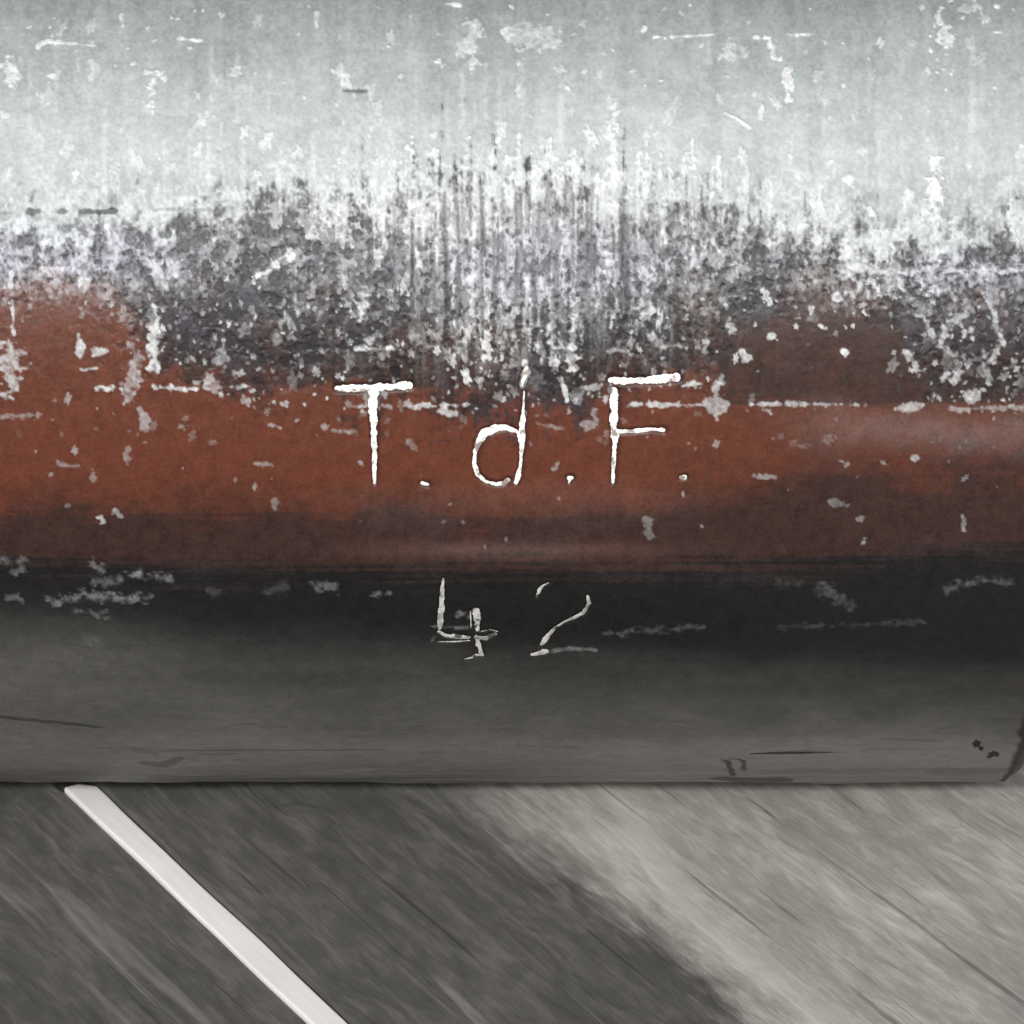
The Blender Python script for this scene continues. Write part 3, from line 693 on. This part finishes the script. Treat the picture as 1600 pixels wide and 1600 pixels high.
ring.location = (0, 0, R)

# ------------------------------------------------------------------ lettering parts, lying in their grooves
def fill_material(name, lo, hi, dark):
    m = NT(name); v = m.coord()
    nz = m.noise(v, 900, 4, 0.6); sp_ = m.noise(v, 620, 4, 0.6)
    c = m.ramp(nz, [(0.30, lo), (0.55, hi)])
    c = m.mix(m.ramp(sp_, [(0.39, 0.9), (0.47, 0.0)]), c, dark)
    return m.out(Base_Color=c, Metallic=0.15, Roughness=0.38, Normal=m.bump(nz, 0.4, 0.00015))
white_fill = fill_material("bright_bare_metal", (0.66, 0.64, 0.60), (0.93, 0.93, 0.91), (0.24, 0.19, 0.17))
grey_fill = fill_material("dull_bare_metal", (0.12, 0.12, 0.118), (0.58, 0.58, 0.56), (0.035, 0.035, 0.035))

def ribbon(verts, faces, pts, r, thin=1.0):
    """one stroke as a curved strip on the tube surface, with ragged edges"""
    q = [(*to_uv(a, b), w) for a, b, w in pts]
    dense = []
    q = [(a, b, w * thin) for a, b, w in q]
    for (a, b, wa), (c_, d, wb) in zip(q[:-1], q[1:]):
        n_ = max(2, int(math.hypot(c_ - a, d - b) / 3))
        dense += [(a + (c_ - a) * k / n_, b + (d - b) * k / n_, wa + (wb - wa) * k / n_) for k in range(n_)]
    dense.append(q[-1])
    # rounded start and end
    def tang(i):
        a, b = dense[max(i - 1, 0)], dense[min(i + 1, len(dense) - 1)]
        l = math.hypot(b[0] - a[0], b[1] - a[1]) or 1
        return (b[0] - a[0]) / l, (b[1] - a[1]) / l
    t0, t1 = tang(0), tang(len(dense) - 1)
    s, e = dense[0], dense[-1]
    dense = [(s[0] - t0[0] * s[2] * .42, s[1] - t0[1] * s[2] * .42, s[2] * .35), (s[0] - t0[0] * s[2] * .28, s[1] - t0[1] * s[2] * .28, s[2] * .75)] + dense + \
            [(e[0] + t1[0] * e[2] * .28, e[1] + t1[1] * e[2] * .28, e[2] * .75), (e[0] + t1[0] * e[2] * .42, e[1] + t1[1] * e[2] * .42, e[2] * .35)]
    base = len(verts)
    j1 = j2 = wv = 0.0
    for i, (u, v_, w) in enumerate(dense):
        tx, ty = tang(min(max(i, 1), len(dense) - 2))
        wv = 0.75 * wv + r.uniform(-0.16, 0.16); wob = min(max(1.0 + wv, 0.62), 1.32)
        j1 = 0.6 * j1 + r.uniform(-1, 1) * min(1.3, 0.11 * w); j2 = 0.6 * j2 + r.uniform(-1, 1) * min(1.3, 0.11 * w)
        for k, f in enumerate((-1, -0.5, 0, 0.5, 1)):
            off = f * (w * wob / 2) + (j1 if f < 0 else j2) * abs(f)
            uu, v2 = u - ty * off, v_ + tx * off
            h = -0.00003 + 0.00003 * (1 - f * f) + r.uniform(-1, 1) * 5e-6
            a_ = v2 / K
            verts.append(((uu - 800) / K * R, -(R + h) * math.cos(a_), R - (R + h) * math.sin(a_)))
        if i:
            for k in range(4):
                p = base + (i - 1) * 5 + k
                faces.append((p, p + 5, p + 6, p + 1))
for k, (name, kind, strokes) in enumerate(LETTERS):
    verts, faces = [], []
    r = random.Random(100 + k)
    for q in strokes: ribbon(verts, faces, q, r, 0.88 if kind == 'w' else 1.05)
    link_mesh(name, verts, faces, white_fill if kind == "w" else grey_fill, root, smooth=True)

print("tube quads", len(quads), "columns", nu, "rows", nv)
